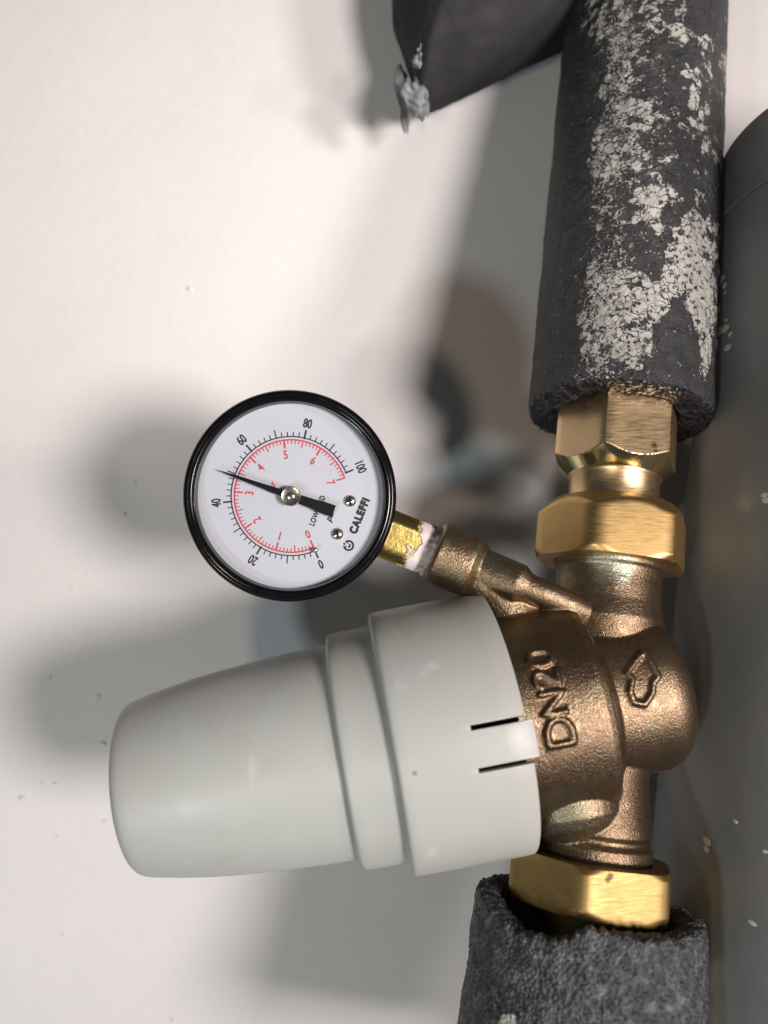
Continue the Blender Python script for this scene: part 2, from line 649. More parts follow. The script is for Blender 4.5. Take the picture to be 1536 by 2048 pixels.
def body():
    parts = []
    # barrel under the cap, then the bulb on the right
    parts.append(ring_mesh('a', KF, [(330, 60), (330, 192), (50, 196), (36, 190), (28, 176), (28, 60)], 96, cap0=True, cap1=True))
    rows = [(90, 40), (90, 146)]
    for i in range(0, 11):
        a = math.radians(i * 9)
        rows.append((-80 - 62 * math.sin(a), 84 + 62 * math.cos(a)))
    rows.append((-144, 50)); rows.append((-147, 15))
    parts.append(ring_mesh('b', KF, rows, 96, cap0=True, cap1=True))
    # hollow fillet between barrel and bulb
    parts.append(ring_mesh('b2', KF, [(60, 60), (36, 178), (26, 162), (14, 149), (6, 60)], 96, cap0=True, cap1=True))
    # inlet and outlet necks
    wt, wb = w_at(1105), w_at(1716)
    rows = [(wt + 14, 60), (wt + 14, 92), (wt - 6, 94), (w_at(1122), 104), (w_at(1130), 108), (w_at(1138), 107), (w_at(1144), 101),
            (w_at(1160), 99), (w_at(1205), 101), (w_at(1240), 108), (w_at(1300), 100), (w_at(1500), 96), (w_at(1560), 94), (w_at(1600), 98), (w_at(1640), 104),
            (w_at(1655), 105), (w_at(1662), 98), (w_at(1672), 98), (w_at(1680), 106), (w_at(1700), 107), (w_at(1706), 102), (wb, 102), (wb - 20, 98), (wb - 22, 50)]
    parts.append(ring_mesh('c', PF, rows, 80, cap0=True, cap1=True))
    # shoulder swelling from outlet neck to the barrel
    parts.append(tube('sh', [at(1118 + 5 * q, 1500 + 22 * q, 1372 - 6 * q) for q in range(9)], [40, 70, 84, 89, 91, 90, 86, 74, 50], 32))
    parts.append(tube('rib', [at(1262, 1480, 1440), at(1268, 1560, 1430), at(1262, 1612, 1420)], [34, 26, 16], 16))
    # gauge boss
    parts.append(tube('b4', [at(1165, 1222, 1392), at(1140, 1210, 1384), at(1085, 1187, 1384), at(1048, 1172, 1390)], [25, 25, 26, 28], 20))
    parts.append(tube('b5', [at(1056, 1176, 1388), at(1040, 1169, 1392), at(965, 1141, 1420), at(955, 1137, 1424)], [27, 38, 42, 50], 24))
    parts.append(tube('b6', [at(968, 1142, 1420), at(955, 1138, 1424), at(940, 1132, 1426), at(873, 1107, 1430), at(866, 1104, 1430)], [38, 52, 60, 61, 56], 40))
    parts.append(tube('b7', [at(960, 1146, 1424), at(985, 1180, 1430), at(1015, 1215, 1436), at(1040, 1260, 1436)], [44, 52, 62, 70], 24))
    # raised size mark and flow arrow
    def on_barrel(s, deg, lift=0.0):
        return KF.p(s, 195 + lift, math.radians(deg))

    def stroke(path, r=5.2):
        pts = []
        for a, b in zip(path[:-1], path[1:]):
            nst = 5
            for q in range(nst):
                f_ = q / nst
                pts.append(on_barrel(a[0] + (b[0] - a[0]) * f_, a[1] + (b[1] - a[1]) * f_, 1.5))
        pts.append(on_barrel(path[-1][0], path[-1][1], 1.5))
        parts.append(tube('l', pts, [r] * len(pts), 8))
    hs, lo = 42.0, 114.0        # letter height along the axis, bottom of letters (towards the right)
    def letter(ch, d0, wdt):
        # x across (deg), y up the letter (0..1 -> towards the cap)
        X = lambda q: d0 + wdt * q
        Y = lambda q: lo + hs * q
        P = {'D': [[(0, 0), (0, 1), (.55, 1), (.9, .8), (1, .5), (.9, .2), (.55, 0), (0, 0)]],
             'N': [[(0, 0), (0, 1), (1, 0), (1, 1)]],
             '2': [[(.02, .74), (.2, .96), (.6, 1), (.92, .84), (.86, .6), (.1, .05), (1, .02)]],
             '0': [[(.5, 0), (.12, .15), (0, .5), (.12, .85), (.5, 1), (.88, .85), (1, .5), (.88, .15), (.5, 0)]]}[ch]
        for path in P:
            stroke([(Y(b), X(a)) for a, b in path], 5.0)
    letter('D', -0.5, 12); letter('N', 14, 9.6); letter('2', 26, 8.8); letter('0', 37.3, 8.6)

    def on_bulb(s, deg, lift=0.0):
        return KF.p(s, 144 + lift, math.radians(deg))
    arr = [(1278, 1303), (1294, 1330), (1307, 1354), (1297, 1364), (1295, 1386), (1280, 1409), (1258, 1405), (1250, 1382), (1255, 1358), (1244, 1346), (1258, 1326), (1278, 1303)]
    pts = []
    for a, b in zip(arr[:-1], arr[1:]):
        for q in range(4):
            pts.append(cyl_hit(KF, 149.5, 10 + a[0] + (b[0] - a[0]) * q / 4, a[1] + (b[1] - a[1]) * q / 4))
    pts.append(pts[0].copy())
    parts.append(tube('arrow', pts, [4.8] * len(pts), 8))
    me = join_bm(parts)
    tmp = bpy.data.objects.new('tmp', me)
    SC.collection.objects.link(tmp)
    md = tmp.modifiers.new('r', 'REMESH'); md.mode = 'VOXEL'; md.voxel_size = 2.4 * S; md.adaptivity = 0
    sm = tmp.modifiers.new('s', 'SMOOTH'); sm.factor = .5; sm.iterations = 4
    dg = bpy.context.evaluated_depsgraph_get()
    out = bpy.data.meshes.new_from_object(tmp.evaluated_get(dg))
    bpy.data.objects.remove(tmp)
    link('valve_body', out, BRONZE, BODY)


body()


def cap():
    n = 360
    base, tabx = 192, 178
    prof = [(base, 233), (base + .8, 236), (base + 3, 237.5), (base + 40, 238), (base + 90, 238)]
    prof += [(300, 237.5), (385, 236), (398, 235.5), (404, 233.5), (407, 230), (408, 225), (408.5, 217), (409.5, 213.5), (412, 212), (470, 211), (484, 210), (489, 208), (492, 204), (492.5, 198), (493, 193.5), (496, 191.5)]
    for s, r in ((520, 190.8), (560, 189), (600, 187), (640, 184.4), (680, 181), (720, 177), (760, 172), (800, 165.5), (830, 160), (850, 156), (863, 152.5), (871, 148.5), (877, 142), (880.5, 134), (882.5, 122), (884, 100), (886, 50), (886.6, 6)):
        prof.append((s, r))
    vs, fs = [], []
    m_ = len(prof)
    slots = []            # degrees of the two slits
    for j, (s, r) in enumerate(prof):
        for i in range(n):
            th = 2 * math.pi * i / n
            vs.append(KF.p(s, r, th))
    def slit(i, j):
        d = i if i < 180 else i - 360
        return prof[j][0] < base + 90 - .1 and (d in (14, 15) or d in (-2, -1)) 
    for j in range(m_ - 1):
        for i in range(n):
            if slit(i, j): continue
            i2 = (i + 1) % n
            fs.append((j * n + i, j * n + i2, (j + 1) * n + i2, (j + 1) * n + i))
    fs.append(tuple((m_ - 1) * n + i for i in range(n)))
    me = mesh('cap', vs, fs)
    # tongue between the slits reaches a little past the rim
    for v in me.vertices:
        pass
    for i in range(n):
        d = i if i < 180 else i - 360
        if 0 <= d <= 14:
            for j in range(3):
                me.vertices[j * n + i].co -= KF.a * (11 * S)
    bm = bmesh.new(); bm.from_mesh(me)
    bmesh.ops.remove_doubles(bm, verts=bm.verts, dist=1e-8)
    bmesh.ops.recalc_face_normals(bm, faces=bm.faces)
    bm.to_mesh(me); bm.free()
    # make sure normals point away from axis
    p0 = me.polygons[len(me.polygons) // 3]
    rad = (p0.center - KF.o); rad -= KF.a * rad.dot(KF.a)
    if p0.normal.dot(rad) < 0:
        me.flip_normals()
    o = link('adjustment_cap', me, CAP, BODY)
    so = o.modifiers.new('wall', 'SOLIDIFY'); so.thickness = 12 * S; so.offset = -1
    be = o.modifiers.new('b', 'BEVEL'); be.width = 1.6 * S; be.segments = 2; be.limit_method = 'ANGLE'; be.angle_limit = math.radians(50)
    # dark inner sleeve seen through the slits
    o2 = link('inner_sleeve', ring_mesh('is', KF, [(200, 214), (300, 214)], 96), NEEDLE, BODY)
    return o


cap()


def nut(name, fr, s0, s1, ap, rc, ph, ch, bore, mats, parent, label=None):
    """hex nut between s0 (low) and s1 (high); rc corner radius limit, ch chamfer (low, high)"""
    hx = hexr(ap, ph)
    rows = []
    n = 240
    steps = 40
    for i in range(steps + 1):
        f_ = i / steps
        # denser near the ends
        f_ = .5 - .5 * math.cos(math.pi * f_)
        rows.append(s0 + (s1 - s0) * f_)
    def rr(s, th):
        h = hx(th)
        lim = min(rc, rc - ch[0][1] + (s - s0) / ch[0][0] * ch[0][1] if s - s0 < ch[0][0] else rc,
                  rc - ch[1][1] + (s1 - s) / ch[1][0] * ch[1][1] if s1 - s < ch[1][0] else rc)
        return smin(h, lim, 7.0)
    vs, fs = [], []
    allr = [('b', s0 + 3, bore), ('b', s0, bore + 2)] + [('h', s, 0) for s in rows] + [('b', s1, bore + 2), ('b', s1 - 3, bore)]
    for kind, s, r in allr:
        for i in range(n):
            th = 2 * math.pi * i / n
            vs.append(fr.p(s, r if kind == 'b' else rr(s, th), th))
    m_ = len(allr)
    for j in range(m_):
        k = (j + 1) % m_
        for i in range(n):
            i2 = (i + 1) % n
            fs.append((j * n + i, j * n + i2, k * n + i2, k * n + i))
    me = fix(mesh(name, vs, fs))
    o = link(name, me, mats, parent)
    sharp(me, 25)
    if label: o['label'] = label
    return o


nut('union_nut', PF, w_at(1132), w_at(1016), 134, 149, -29, ((10, 7), (30, 28)), 104, BRASS_NUT, BODY, 'dull brass union nut above the bronze body')
nut('union_nut', PF, w_at(1806), w_at(1708), 134, 151, -19, ((16, 13), (10, 8)), 104, BRASS_LIGHT, BODY, 'scratched yellow brass union nut below the bronze body')

# ------------------------------------------------------------------ tail adaptor above
FIT = empty('hexagonal_pipe_fitting', PF.p(w_at(960), 0, 0), 'shiny brass hexagonal pipe fitting between the upper union nut and the big foam lagging', 'fitting')


def fitting():
    hx = hexr(111, -27)
    s0, s1 = w_at(958), w_at(815)
    n, steps = 360, 90
    vs, fs, pol = [], [], []
    rows = []
    for i in range(steps + 1):
        rows.append(s0 + (s1 - s0) * i / steps)
    for s in rows:
        for i in range(n):
            th = 2 * math.pi * i / n
            cone = 92 + (s - s0) * .98
            top = 129 if s1 - s > 8 else 129 - (8 - (s1 - s))
            hv = smin(hx(th), top, 9)
            pol.append(cone < hv)
            vs.append(PF.p(s, min(hv, cone), th))
    for j in range(steps):
        for i in range(n):
            i2 = (i + 1) % n
            fs.append((j * n + i, j * n + i2, (j + 1) * n + i2, (j + 1) * n + i))
    fs.append(tuple(range(n - 1, -1, -1))); fs.append(tuple(steps * n + i for i in range(n)))
    me = fix(mesh('hex_head', vs, fs))
    # polished cone faces: second material where the cone cuts the hexagon
    o = link('hex_head', me, [BRASS, POLISH], FIT)
    for p in me.polygons:
        if len(p.vertices) == 4 and sum(pol[v] for v in p.vertices) >= 3:
            p.material_index = 1
    sharp(me, 22)
    link('neck', ring_mesh('neck', PF, [(w_at(1060), 84), (w_at(1000), 88), (w_at(965), 88), (w_at(962), 91), (w_at(957), 92), (w_at(950), 92)], 96), BRASS, FIT)


fitting()

# ------------------------------------------------------------------ big foam lagging
BLOBS = [(1268, 215, 34, 26, .75), (1310, 240, 30, 18, .7), (1215, 310, 40, 70, .62), (1265, 290, 30, 25, .6), (1268, 330, 22, 14, .6), (1302, 395, 36, 24, .95),
         (1295, 430, 24, 22, .9), (1340, 405, 20, 16, .6), (1385, 195, 9, 26, .95), (1402, 240, 8, 26, .8), (1395, 265, 8, 18, .5), (1312, 345, 16, 24, .65), (1345, 310, 16, 10, .6),
         (1356, 360, 12, 18, .6), (1395, 470, 26, 40, .95), (1378, 520, 40, 60, 1.05), (1400, 600, 26, 110, 1.15), (1350, 560, 36, 34, .9), (1250, 590, 90, 62, .78),
         (1300, 600, 44, 50, .92), (1268, 690, 46, 34, .92), (1210, 650, 50, 60, .74), (1232, 560, 50, 26, .6), (1290, 560, 50, 22, .85), (1408, 690, 12, 60, 1.0), (1390, 690, 9, 14, .7),
         (1300, 20, 40, 22, .6), (1195, 20, 36, 60, .6), (1270, 730, 20, 14, .7), (1305, 655, 20, 36, .8), (1215, 400, 26, 40, .5), (1225, 175, 40, 22, .5), (1310, 470, 20, 16, .6), (1345, 480, 22, 14, .6)]
HOLES = [(1352, 690, 44, 62, 1.3), (1262, 492, 56, 38, .9), (1340, 250, 30, 60, .5), (1300, 130, 70, 60, .6)]


def coverage(a, b):
    c = 0.0
    for (x, y, rx, ry, s) in BLOBS:
        d = ((a - x) / rx) ** 2 + ((b - y) / ry) ** 2
        if d < 4:
            c = max(c, s * max(0.0, 1.06 - .38 * d))
    for (x, y, rx, ry, s) in HOLES:
        d = ((a - x) / rx) ** 2 + ((b - y) / ry) ** 2
        if d < 2.5:
            c -= s * max(0.0, 1.0 - d / 1.8)
    return max(0.0, c)


def lagging_main():
    n = 400
    s0, s1 = w_at(832), w_at(-260)
    L = s1 - s0
    m_ = int(L / 3.4)
    R = 184.0
    vs, fs = [], []
    cov, spe = [], []
    for j in range(m_ + 1):
        s = s0 + L * j / m_
        for i in range(n):
            th = 2 * math.pi * i / n
            p = PF.p(s, R, th)
            q = p / S
            r = R + 2.6 * noise.noise(q * .012) + 1.3 * noise.noise(q * .05) + .8 * noise.noise(q * .16)
            if j < 3: r -= (3 - j) * 1.0 + 1.5 * noise.noise(q * .2)
            ds = 0.0
            if j < 4: ds = 7 * noise.noise(Vector((math.cos(th) * 3, math.sin(th) * 3, 1.7))) + 3 * noise.noise(Vector((math.cos(th) * 22, math.sin(th) * 22, 1.7)))
            p = PF.p(s + ds, r, th)
            vs.append(p)
            if math.cos(th) > -.25:
                a, b = 768 + F * p.x / p.y, 1024 - F * p.z / p.y
                t_ = math.sin(th)
                loose = .43 + .27 * noise.noise(Vector((a * .011, b * .008, 7))) if (t_ > -.62 and b < 745) else 0.0
                if t_ > .55 and b < 420: loose *= .8
                cv = coverage(a, b)
                inhole = any(((a - x) / rx) ** 2 + ((b - y) / ry) ** 2 < 1.3 for (x, y, rx, ry, q_) in HOLES[:2])
                cov.append(cv if inhole else max(cv, loose))
                band = math.exp(-((t_ + .52) / .20) ** 2) * .52 + math.exp(-((t_ + .15) / .42) ** 2) * .36
                if b > 770: band *= .2
                if t_ > .1: band = max(band, .12)
                wob = .5 + .9 * noise.noise(Vector((a * .012, b * .006, 0)))
                spe.append(max(0.0, band * (.62 + .6 * wob)) if t_ > -.88 else .08)
            else:
                cov.append(.2); spe.append(.2)
    for j in range(m_):
        for i in range(n):
            i2 = (i + 1) % n
            fs.append((j * n + i, j * n + i2, (j + 1) * n + i2, (j + 1) * n + i))
    me = mesh('lag', vs, fs)
    for nm, dat in (('cover', cov), ('speck', spe)):
        a = me.attributes.new(nm, 'FLOAT', 'POINT')
        a.data.foreach_set('value', dat)
    T = empty('pipe_lagging', PF.p(s0, 0, 0), 'dark grey foam pipe lagging with flaking white paint, running up out of the frame', 'pipe insulation')
    link('foam_sleeve', me, FOAM, T)
    # cut end face, a rough ring, and the bore
    n2 = 260
    rad = [R - 2.5, R - 6] + [R - 6 - 8 * k for k in range(1, 7)] + [124, 121]
    vs, fs = [], []
    for j, r in enumerate(rad):
        for i in range(n2):
            th = 2 * math.pi * i / n2
            ds = 7 * noise.noise(Vector((math.cos(th) * 3, math.sin(th) * 3, 1.7))) + 3 * noise.noise(Vector((math.cos(th) * 22, math.sin(th) * 22, 1.7)))
            q = Vector((math.cos(th) * r, math.sin(th) * r, 0))
            rough = 7 * noise.noise(q * .06) + 5 * noise.noise(q * .17) + 3 * noise.noise(q * .4)
            edge = 0 if j < 1 else 1
            vs.append(PF.p(s0 + ds + rough * edge - (4 if 0 < j < 8 else 0), r, th))
    for i in range(n2):
        th = 2 * math.pi * i / n2
        vs.append(PF.p(s0 + 160, 119, th))
    m2 = len(rad) + 1
    for j in range(m2 - 1):
        for i in range(n2):
            i2 = (i + 1) % n2
            fs.append((j * n2 + i, j * n2 + i2, (j + 1) * n2 + i2, (j + 1) * n2 + i))
    link('cut_end', mesh('cut', vs, fs), CUT, T)


lagging_main()


# ------------------------------------------------------------------ lower foam lagging
def lagging_low():
    T = empty('torn_pipe_lagging', PF.p(w_at(1900), 0, 0), 'rough dark foam pipe lagging with a torn upper edge, below the lower union nut', 'pipe insulation')
    n = 420
    s1, s0 = w_at(1808), w_at(2480)
    L = s1 - s0
    m_ = int(L / 3.0)
    vs, fs, pa = [], [], []
    def tear(th):
        d = math.degrees(th); d = d if d <= 180 else d - 360
        k = 10 * noise.noise(Vector((math.cos(th) * 5, math.sin(th) * 5, 9))) + 7 * noise.noise(Vector((math.cos(th) * 17, math.sin(th) * 17, 4))) + 4 * noise.noise(Vector((math.cos(th) * 50, math.sin(th) * 50, 4)))
        f_ = 0
        if -80 < d < -18:        # bitten out on the near left
            f_ = -34 * math.sin(math.pi * (d + 80) / 62) ** .6
        if d < -80: f_ = -2
        return f_ + k * (1.0 if abs(d) < 100 else .3)
    for j in range(m_ + 1):
        f_ = j / m_
        for i in range(n):
            th = 2 * math.pi * i / n
            s = s0 + L * f_ + tear(th) * max(0.0, (f_ - .86) / .14)
            R = 197 + (1 - f_) * 20
            q = PF.p(s, R, th) / S
            v1 = noise.noise(q * .022)
            v2 = noise.noise(q * .075)
            v3 = noise.noise(q * .19)
            r = R + 4 * v1 + 2.2 * v2 + 2.2 * v3 + 2.0 * noise.noise(q * .33) - 6 * max(0, v2 + v3 - .30)
            if f_ > .99: r -= 2 * (f_ - .99) / .01
            vs.append(PF.p(s, r, th))
            d = math.degrees(th); d = d if d <= 180 else d - 360
            pv = 0.0
            bpy_ = 1024 - F * vs[-1].z / vs[-1].y
            if 82 + 5 * noise.noise(Vector((s * .03, 0, 0))) < d < 100 and bpy_ > 1925 + 20 * v1: pv = 1.0
            if abs(d + 49) < 4.5 + 2 * v2 and 2030 < bpy_ < 2062: pv = 1.0
            pa.append(pv)
    rows = m_ + 1
    # over the top edge and down the inside
    for (r0, dz) in ((193, 3), (182, 5), (170, 4), (158, 1), (152, -8), (150, -60), (150, -200)):
        for i in range(n):
            th = 2 * math.pi * i / n
            q = Vector((math.cos(th) * r0, math.sin(th) * r0, dz))
            vs.append(PF.p(s1 + tear(th) + dz + (5 * noise.noise(q * .1) + 3 * noise.noise(q * .3)), r0 + 2 * noise.noise(q * .15), th))
            pa.append(0.0)
        rows += 1
    for j in range(rows - 1):
        for i in range(n):
            i2 = (i + 1) % n
            fs.append((j * n + i, j * n + i2, (j + 1) * n + i2, (j + 1) * n + i))
    me = mesh('lag2', vs, fs)
    a = me.attributes.new('paint', 'FLOAT', 'POINT')
    a.data.foreach_set('value', pa)
    link('foam_sleeve', me, TORN, T)
    P = tag(link('brass_pipe', ring_mesh('p', PF, [(s0, 75), (w_at(1850), 75), (w_at(1790), 75)], 64), BRASS), 'short length of brass pipe entering the torn lower lagging', 'pipe')


lagging_low()


# ------------------------------------------------------------------ tank on the right
def tank():
    o0 = W(1044, -430, 1499)
    ax = Vector((.12, .05, 1.0)).normalized()
    fr = Frame(o0, ax)
    if fr.e2.x < 0: fr.e2 = -fr.e2
    T = empty('round_tank', o0, 'large smooth dark grey cylindrical tank standing on the right beside the pipe', 'tank')
    top, seam = 1175, 1015
    R = 450
    link('tank_shell', ring_mesh('t', fr, [(-2600, R), (seam - 4, R), (seam - 2.5, R - 3), (seam - 2.5, R - 12)], 200), TANK, T)
    link('tank_lid', ring_mesh('t', fr, [(seam + 1, R - 12), (seam + 1, R - 2), (seam + 3, R + 1), (top - 12, R + 1), (top - 4, R - 2), (top, R - 10), (top + 8, R - 140), (top + 10, 20)], 200, cap1=True), TANK, T)
    for c_ in T.children: sharp(c_.data, 12)
    # paint flakes stuck on the shell
    bm = bmesh.new()
    random.seed(5)
    for (a, b, r) in [(1443, 560, 8), (1449, 572, 6), (1450, 585, 3), (1437, 620, 5), (1440, 662, 8), (1452, 656, 7), (1460, 668, 5), (1455, 695, 7), (1440, 410, 5), (1438, 432, 7), (1434, 500, 3), (1452, 640, 3), (1415, 1683, 6), (1412, 1697, 5), (1450, 380, 2), (1475, 350, 2), (1480, 300, 2), (1437, 470, 3),
                      (1504, 1846, 4), (1472, 1644, 3), (1532, 1000, 5), (1528, 990, 4), (1530, 1703, 3)]:
        # ray to cylinder
        d = Vector(((a - 768) / F, 1.0, (1024 - b) / F)).normalized()
        dp = d - ax * d.dot(ax); op = (-fr.o) - ax * (-fr.o).dot(ax)
        A, B, C = dp.dot(dp), 2 * op.dot(dp), op.dot(op) - (R * S) ** 2
        D = B * B - 4 * A * C
        if D < 0: continue
        p = d * ((-B - math.sqrt(D)) / (2 * A))
        nrm = (p - fr.o); nrm = (nrm - ax * nrm.dot(ax)).normalized()
        tx = ax.cross(nrm)
        k = 7
        ring = []
        ctr = bm.verts.new(p + nrm * 2.2 * S)
        for i in range(k):
            an = 2 * math.pi * i / k
            rr = r * random.uniform(.7, 1.25) * 1.15
            ring.append(bm.verts.new(p + (tx * math.cos(an) * 1.7 + ax * math.sin(an)) * rr * S + nrm * .2 * S))
        for i in range(k):
            bm.faces.new((ctr, ring[i], ring[(i + 1) % k]))
    me = bpy.data.meshes.new('f')
    bm.to_mesh(me); bm.free()
    fo = link('paint_flakes', me, FLAKE, T)
    fo['kind'] = 'stuff'


tank()


# ------------------------------------------------------------------ background lagging
def lagging_back():
    T = empty('background_pipe_lagging', at(930, 60, 1840), 'short dark foam pipe lagging with a mitred corner, against the wall at the top', 'pipe insulation')
    P = [at(1500, -222, 1790), at(912, 56, 1840), at(900, 26, 1850), at(900, -420, 1850)]
    R = 143.0
    n = 120
    vs, fs = [], []
    ring_dirs = []
    for j in range(len(P)):
        ta = (P[j] - P[j - 1]).normalized() if j > 0 else (P[1] - P[0]).normalized()
        tb = (P[j + 1] - P[j]).normalized() if j < len(P) - 1 else ta
        ring_dirs.append(((ta + tb).normalized(), ta, tb))
    fine = []
    up = Vector((0, 1, 0))
    for j, (t_, ta, tb) in enumerate(ring_dirs):
        u_ = (up - t_ * up.dot(t_)).normalized()
        si = t_.cross(u_)
        sc = 1.0 / max(.5, t_.dot(ta))
        fine.append([P[j] + (u_ * math.cos(2 * math.pi * i / n) + si * math.sin(2 * math.pi * i / n) * sc) * R * S for i in range(n)])
    rows = []
    for j in range(len(fine) - 1):
        k = 60 if j in (0, 2) else 8
        for q in range(k):
            f_ = q / k
            rows.append([fine[j][i].lerp(fine[j + 1][i], f_) for i in range(n)])
    rows.append(fine[-1])
    for j, rw in enumerate(rows):
        c = sum(rw, Vector()) / n
        for i, p in enumerate(rw):
            q = p / S
            k = 7 * noise.noise(q * .012) + 3 * noise.noise(q * .04)
            vs.append(p + (p - c).normalized() * k * S)
    for j in range(len(rows) - 1):
        for i in range(n):
            i2 = (i + 1) % n
            fs.append((j * n + i, j * n + i2, (j + 1) * n + i2, (j + 1) * n + i))
    link('foam_sleeve', fix(mesh('bl', vs, fs)), FOAM2, T)
    # torn film hanging from the corner
    random.seed(11)
    bm = bmesh.new()
    def shard(c0, c1, w0, w1, d, seed):
        nn = 14; mm = 7
        grid = []
        for j in range(nn + 1):
            f_ = j / nn
            row = []
            for i in range(mm + 1):
                g_ = i / mm - .5
                x = c0[0] + (c1[0] - c0[0]) * f_ + g_ * (w0 + (w1 - w0) * f_) * (.25 + .75 * min(1, f_ * 3)) + 6 * noise.noise(Vector((f_ * 5, g_, seed)))
                y = c0[1] + (c1[1] - c0[1]) * f_ + 22 * noise.noise(Vector((g_ * 4, seed, 0)))
                dd = d + 22 * noise.noise(Vector((g_ * 3.1, f_ * 2.3, seed))) + 9 * noise.noise(Vector((g_ * 9, f_ * 7, seed)))
                row.append(bm.verts.new(at(x, y, dd)))
            grid.append(row)
        for j in range(nn):
            for i in range(mm):
                bm.faces.new((grid[j][i], grid[j][i + 1], grid[j + 1][i + 1], grid[j + 1][i]))
    shard((824, 160), (842, 236), 70, 28, 1790, 1)
    shard((800, 130), (812, 262), 34, 9, 1850, 2)
    shard((838, 95), (834, 135), 9, 12, 1700, 4)
    me = bpy.data.meshes.new('film'); bm.to_mesh(me); bm.free()
    o = link('torn_film', me, FILM, T)
    so = o.modifiers.new('s', 'SOLIDIFY'); so.thickness = 2.5 * S


lagging_back()


# ------------------------------------------------------------------ gauge
def gauge():
    GD = 1352.0                       # distance of the rim front
    ctr = at(581, 992, GD)
    view = ctr.normalized()
    nrm = -(view * .55 + Vector((0, 1, 0)) * .45).normalized()     # towards the viewer
    dn = at(830, 1091, GD) - ctr
    Yd = -(dn - nrm * dn.dot(nrm)).normalized()                    # dial up
    Xd = Yd.cross(nrm).normalized()                                # dial right
    k = GD / F
    T = empty('pressure_gauge', ctr, 'round white dial pressure gauge in a black case, left of the bronze boss', 'gauge')

    def P(x, y, z=0):       # x, y in picture units at the rim, z towards the viewer
        return ctr + Xd * (x * k * S) + Yd * (y * k * S) + nrm * (z * S)

    class GF:
        o = ctr; a = nrm
        @staticmethod
        def p(s, r, th): return P(r * math.cos(th), r * math.sin(th), s)
    # case: back, wall, rolled rim, step, inner lip
    rows = [(-175, 10), (-175, 170), (-168, 188), (-150, 196), (-34, 199), (-30, 206), (-24, 211), (-14, 213.5), (-6, 213), (0, 210), (3, 205.5), (3.6, 202.5), (1.5, 200.2), (2.6, 198.5), (2.2, 194.5), (-2, 191.5), (-6, 190), (-30, 188)]
    me = ring_mesh('case', GF, rows, 200, cap0=True)
    link('case', me, BLACK, T)
    ZD = -28.0
    me = ring_mesh('dial', GF, [(ZD, 190), (ZD, 80), (ZD, .5)], 128, cap1=True)
    dial = link('dial', me, DIAL, T)
    link('window', ring_mesh('win', GF, [(-7, 191), (-6.5, 100), (-6, .5)], 96, cap1=True), WINDOW, T)

    # prints
    def quad(bm, pts, z):
        bm.faces.new([bm.verts.new(P(x, y, z)) for x, y in pts])

    def radial(bm, ang, r0, r1, w, z):
        c, s = math.cos(ang), math.sin(ang)
        quad(bm, [(r0 * c - w / 2 * s, r0 * s + w / 2 * c), (r0 * c + w / 2 * s, r0 * s - w / 2 * c), (r1 * c + w / 2 * s, r1 * s - w / 2 * c), (r1 * c - w / 2 * s, r1 * s + w / 2 * c)], z)

    def arc(bm, r0, r1, a0, a1, z, n=120):
        for i in range(n):
            a, b = a0 + (a1 - a0) * i / n, a0 + (a1 - a0) * (i + 1) / n
            quad(bm, [(r0 * math.cos(a), r0 * math.sin(a)), (r1 * math.cos(a), r1 * math.sin(a)), (r1 * math.cos(b), r1 * math.sin(b)), (r0 * math.cos(b), r0 * math.sin(b))], z)

    def text(bm, s, x, y, h, z, sx=1.0, rot=0.0, bold=0.0, shear=0.0, space=1.0, heavy=0.0):
        cu = bpy.data.curves.new('t', 'FONT')
        cu.body = s; cu.align_x = 'CENTER'; cu.align_y = 'CENTER'; cu.size = 1.0; cu.offset = 0.0; cu.shear = shear
        cu.resolution_u = 4; cu.space_character = space
        ob = bpy.data.objects.new('t', cu)
        SC.collection.objects.link(ob)
        dg = bpy.context.evaluated_depsgraph_get()
        tm = bpy.data.meshes.new_from_object(ob.evaluated_get(dg))
        bpy.data.objects.remove(ob)
        ys = [v.co.y for v in tm.vertices]
        hh = (max(ys) - min(ys)) or 1; cy = (max(ys) + min(ys)) / 2
        c, s_ = math.cos(rot), math.sin(rot)
        w_ = bold * h * .62
        offs = [(0, 0)] if w_ <= 0 else [(0, 0), (w_, 0), (-w_, 0), (0, w_), (0, -w_), (w_ * .7, w_ * .7), (-w_ * .7, w_ * .7), (w_ * .7, -w_ * .7), (-w_ * .7, -w_ * .7)]
        for k_, (ox, oy) in enumerate(offs):
            vv = []
            for v in tm.vertices:
                a, b = v.co.x * h / hh * sx + ox, (v.co.y - cy) * h / hh + oy
                vv.append(bm.verts.new(P(x + a * c - b * s_, y + a * s_ + b * c, z + k_ * .06)))
            for p in tm.polygons:
                try: bm.faces.new([vv[i] for i in p.vertices])
                except ValueError: pass

    A = lambda psi: math.radians(225 - 2.7 * psi)
    Z1 = ZD + .6
    bb = bmesh.new()
    arc(bb, 120.3, 122.7, A(0), A(100), Z1)
    for q in range(0, 51):
        v = q * 2
        if v % 20 == 0: radial(bb, A(v), 119.5, 138, 3.4, Z1 + .15)
        elif v % 10 == 0: radial(bb, A(v), 122, 138, 2.2, Z1 + .15)
        else: radial(bb, A(v), 122, 131, 1.8, Z1 + .15)
    for v, s in ((0, '0'), (20, '20'), (40, '40'), (60, '60'), (80, '80'), (100, '100')):
        a = A(v)
        rr = 152 if v not in (100,) else 154
        text(bb, s, rr * math.cos(a), rr * math.sin(a), 18.5, Z1, .66, a - math.pi / 2, .045)
    text(bb, 'CALEFFI', 14, -144, 15.0, Z1, .86, 0, .17, 0, 1.20)
    text(bb, 'LOW LEAD', -8, -60, 11, Z1, .78, 0, .07, 0, 1.08)
    text(bb, 'psi', -10, -90, 16, Z1, 1.0, 0, .05, .25)
    # emblem: ring broken by a stem and a dot
    ex, ey = -51, -146
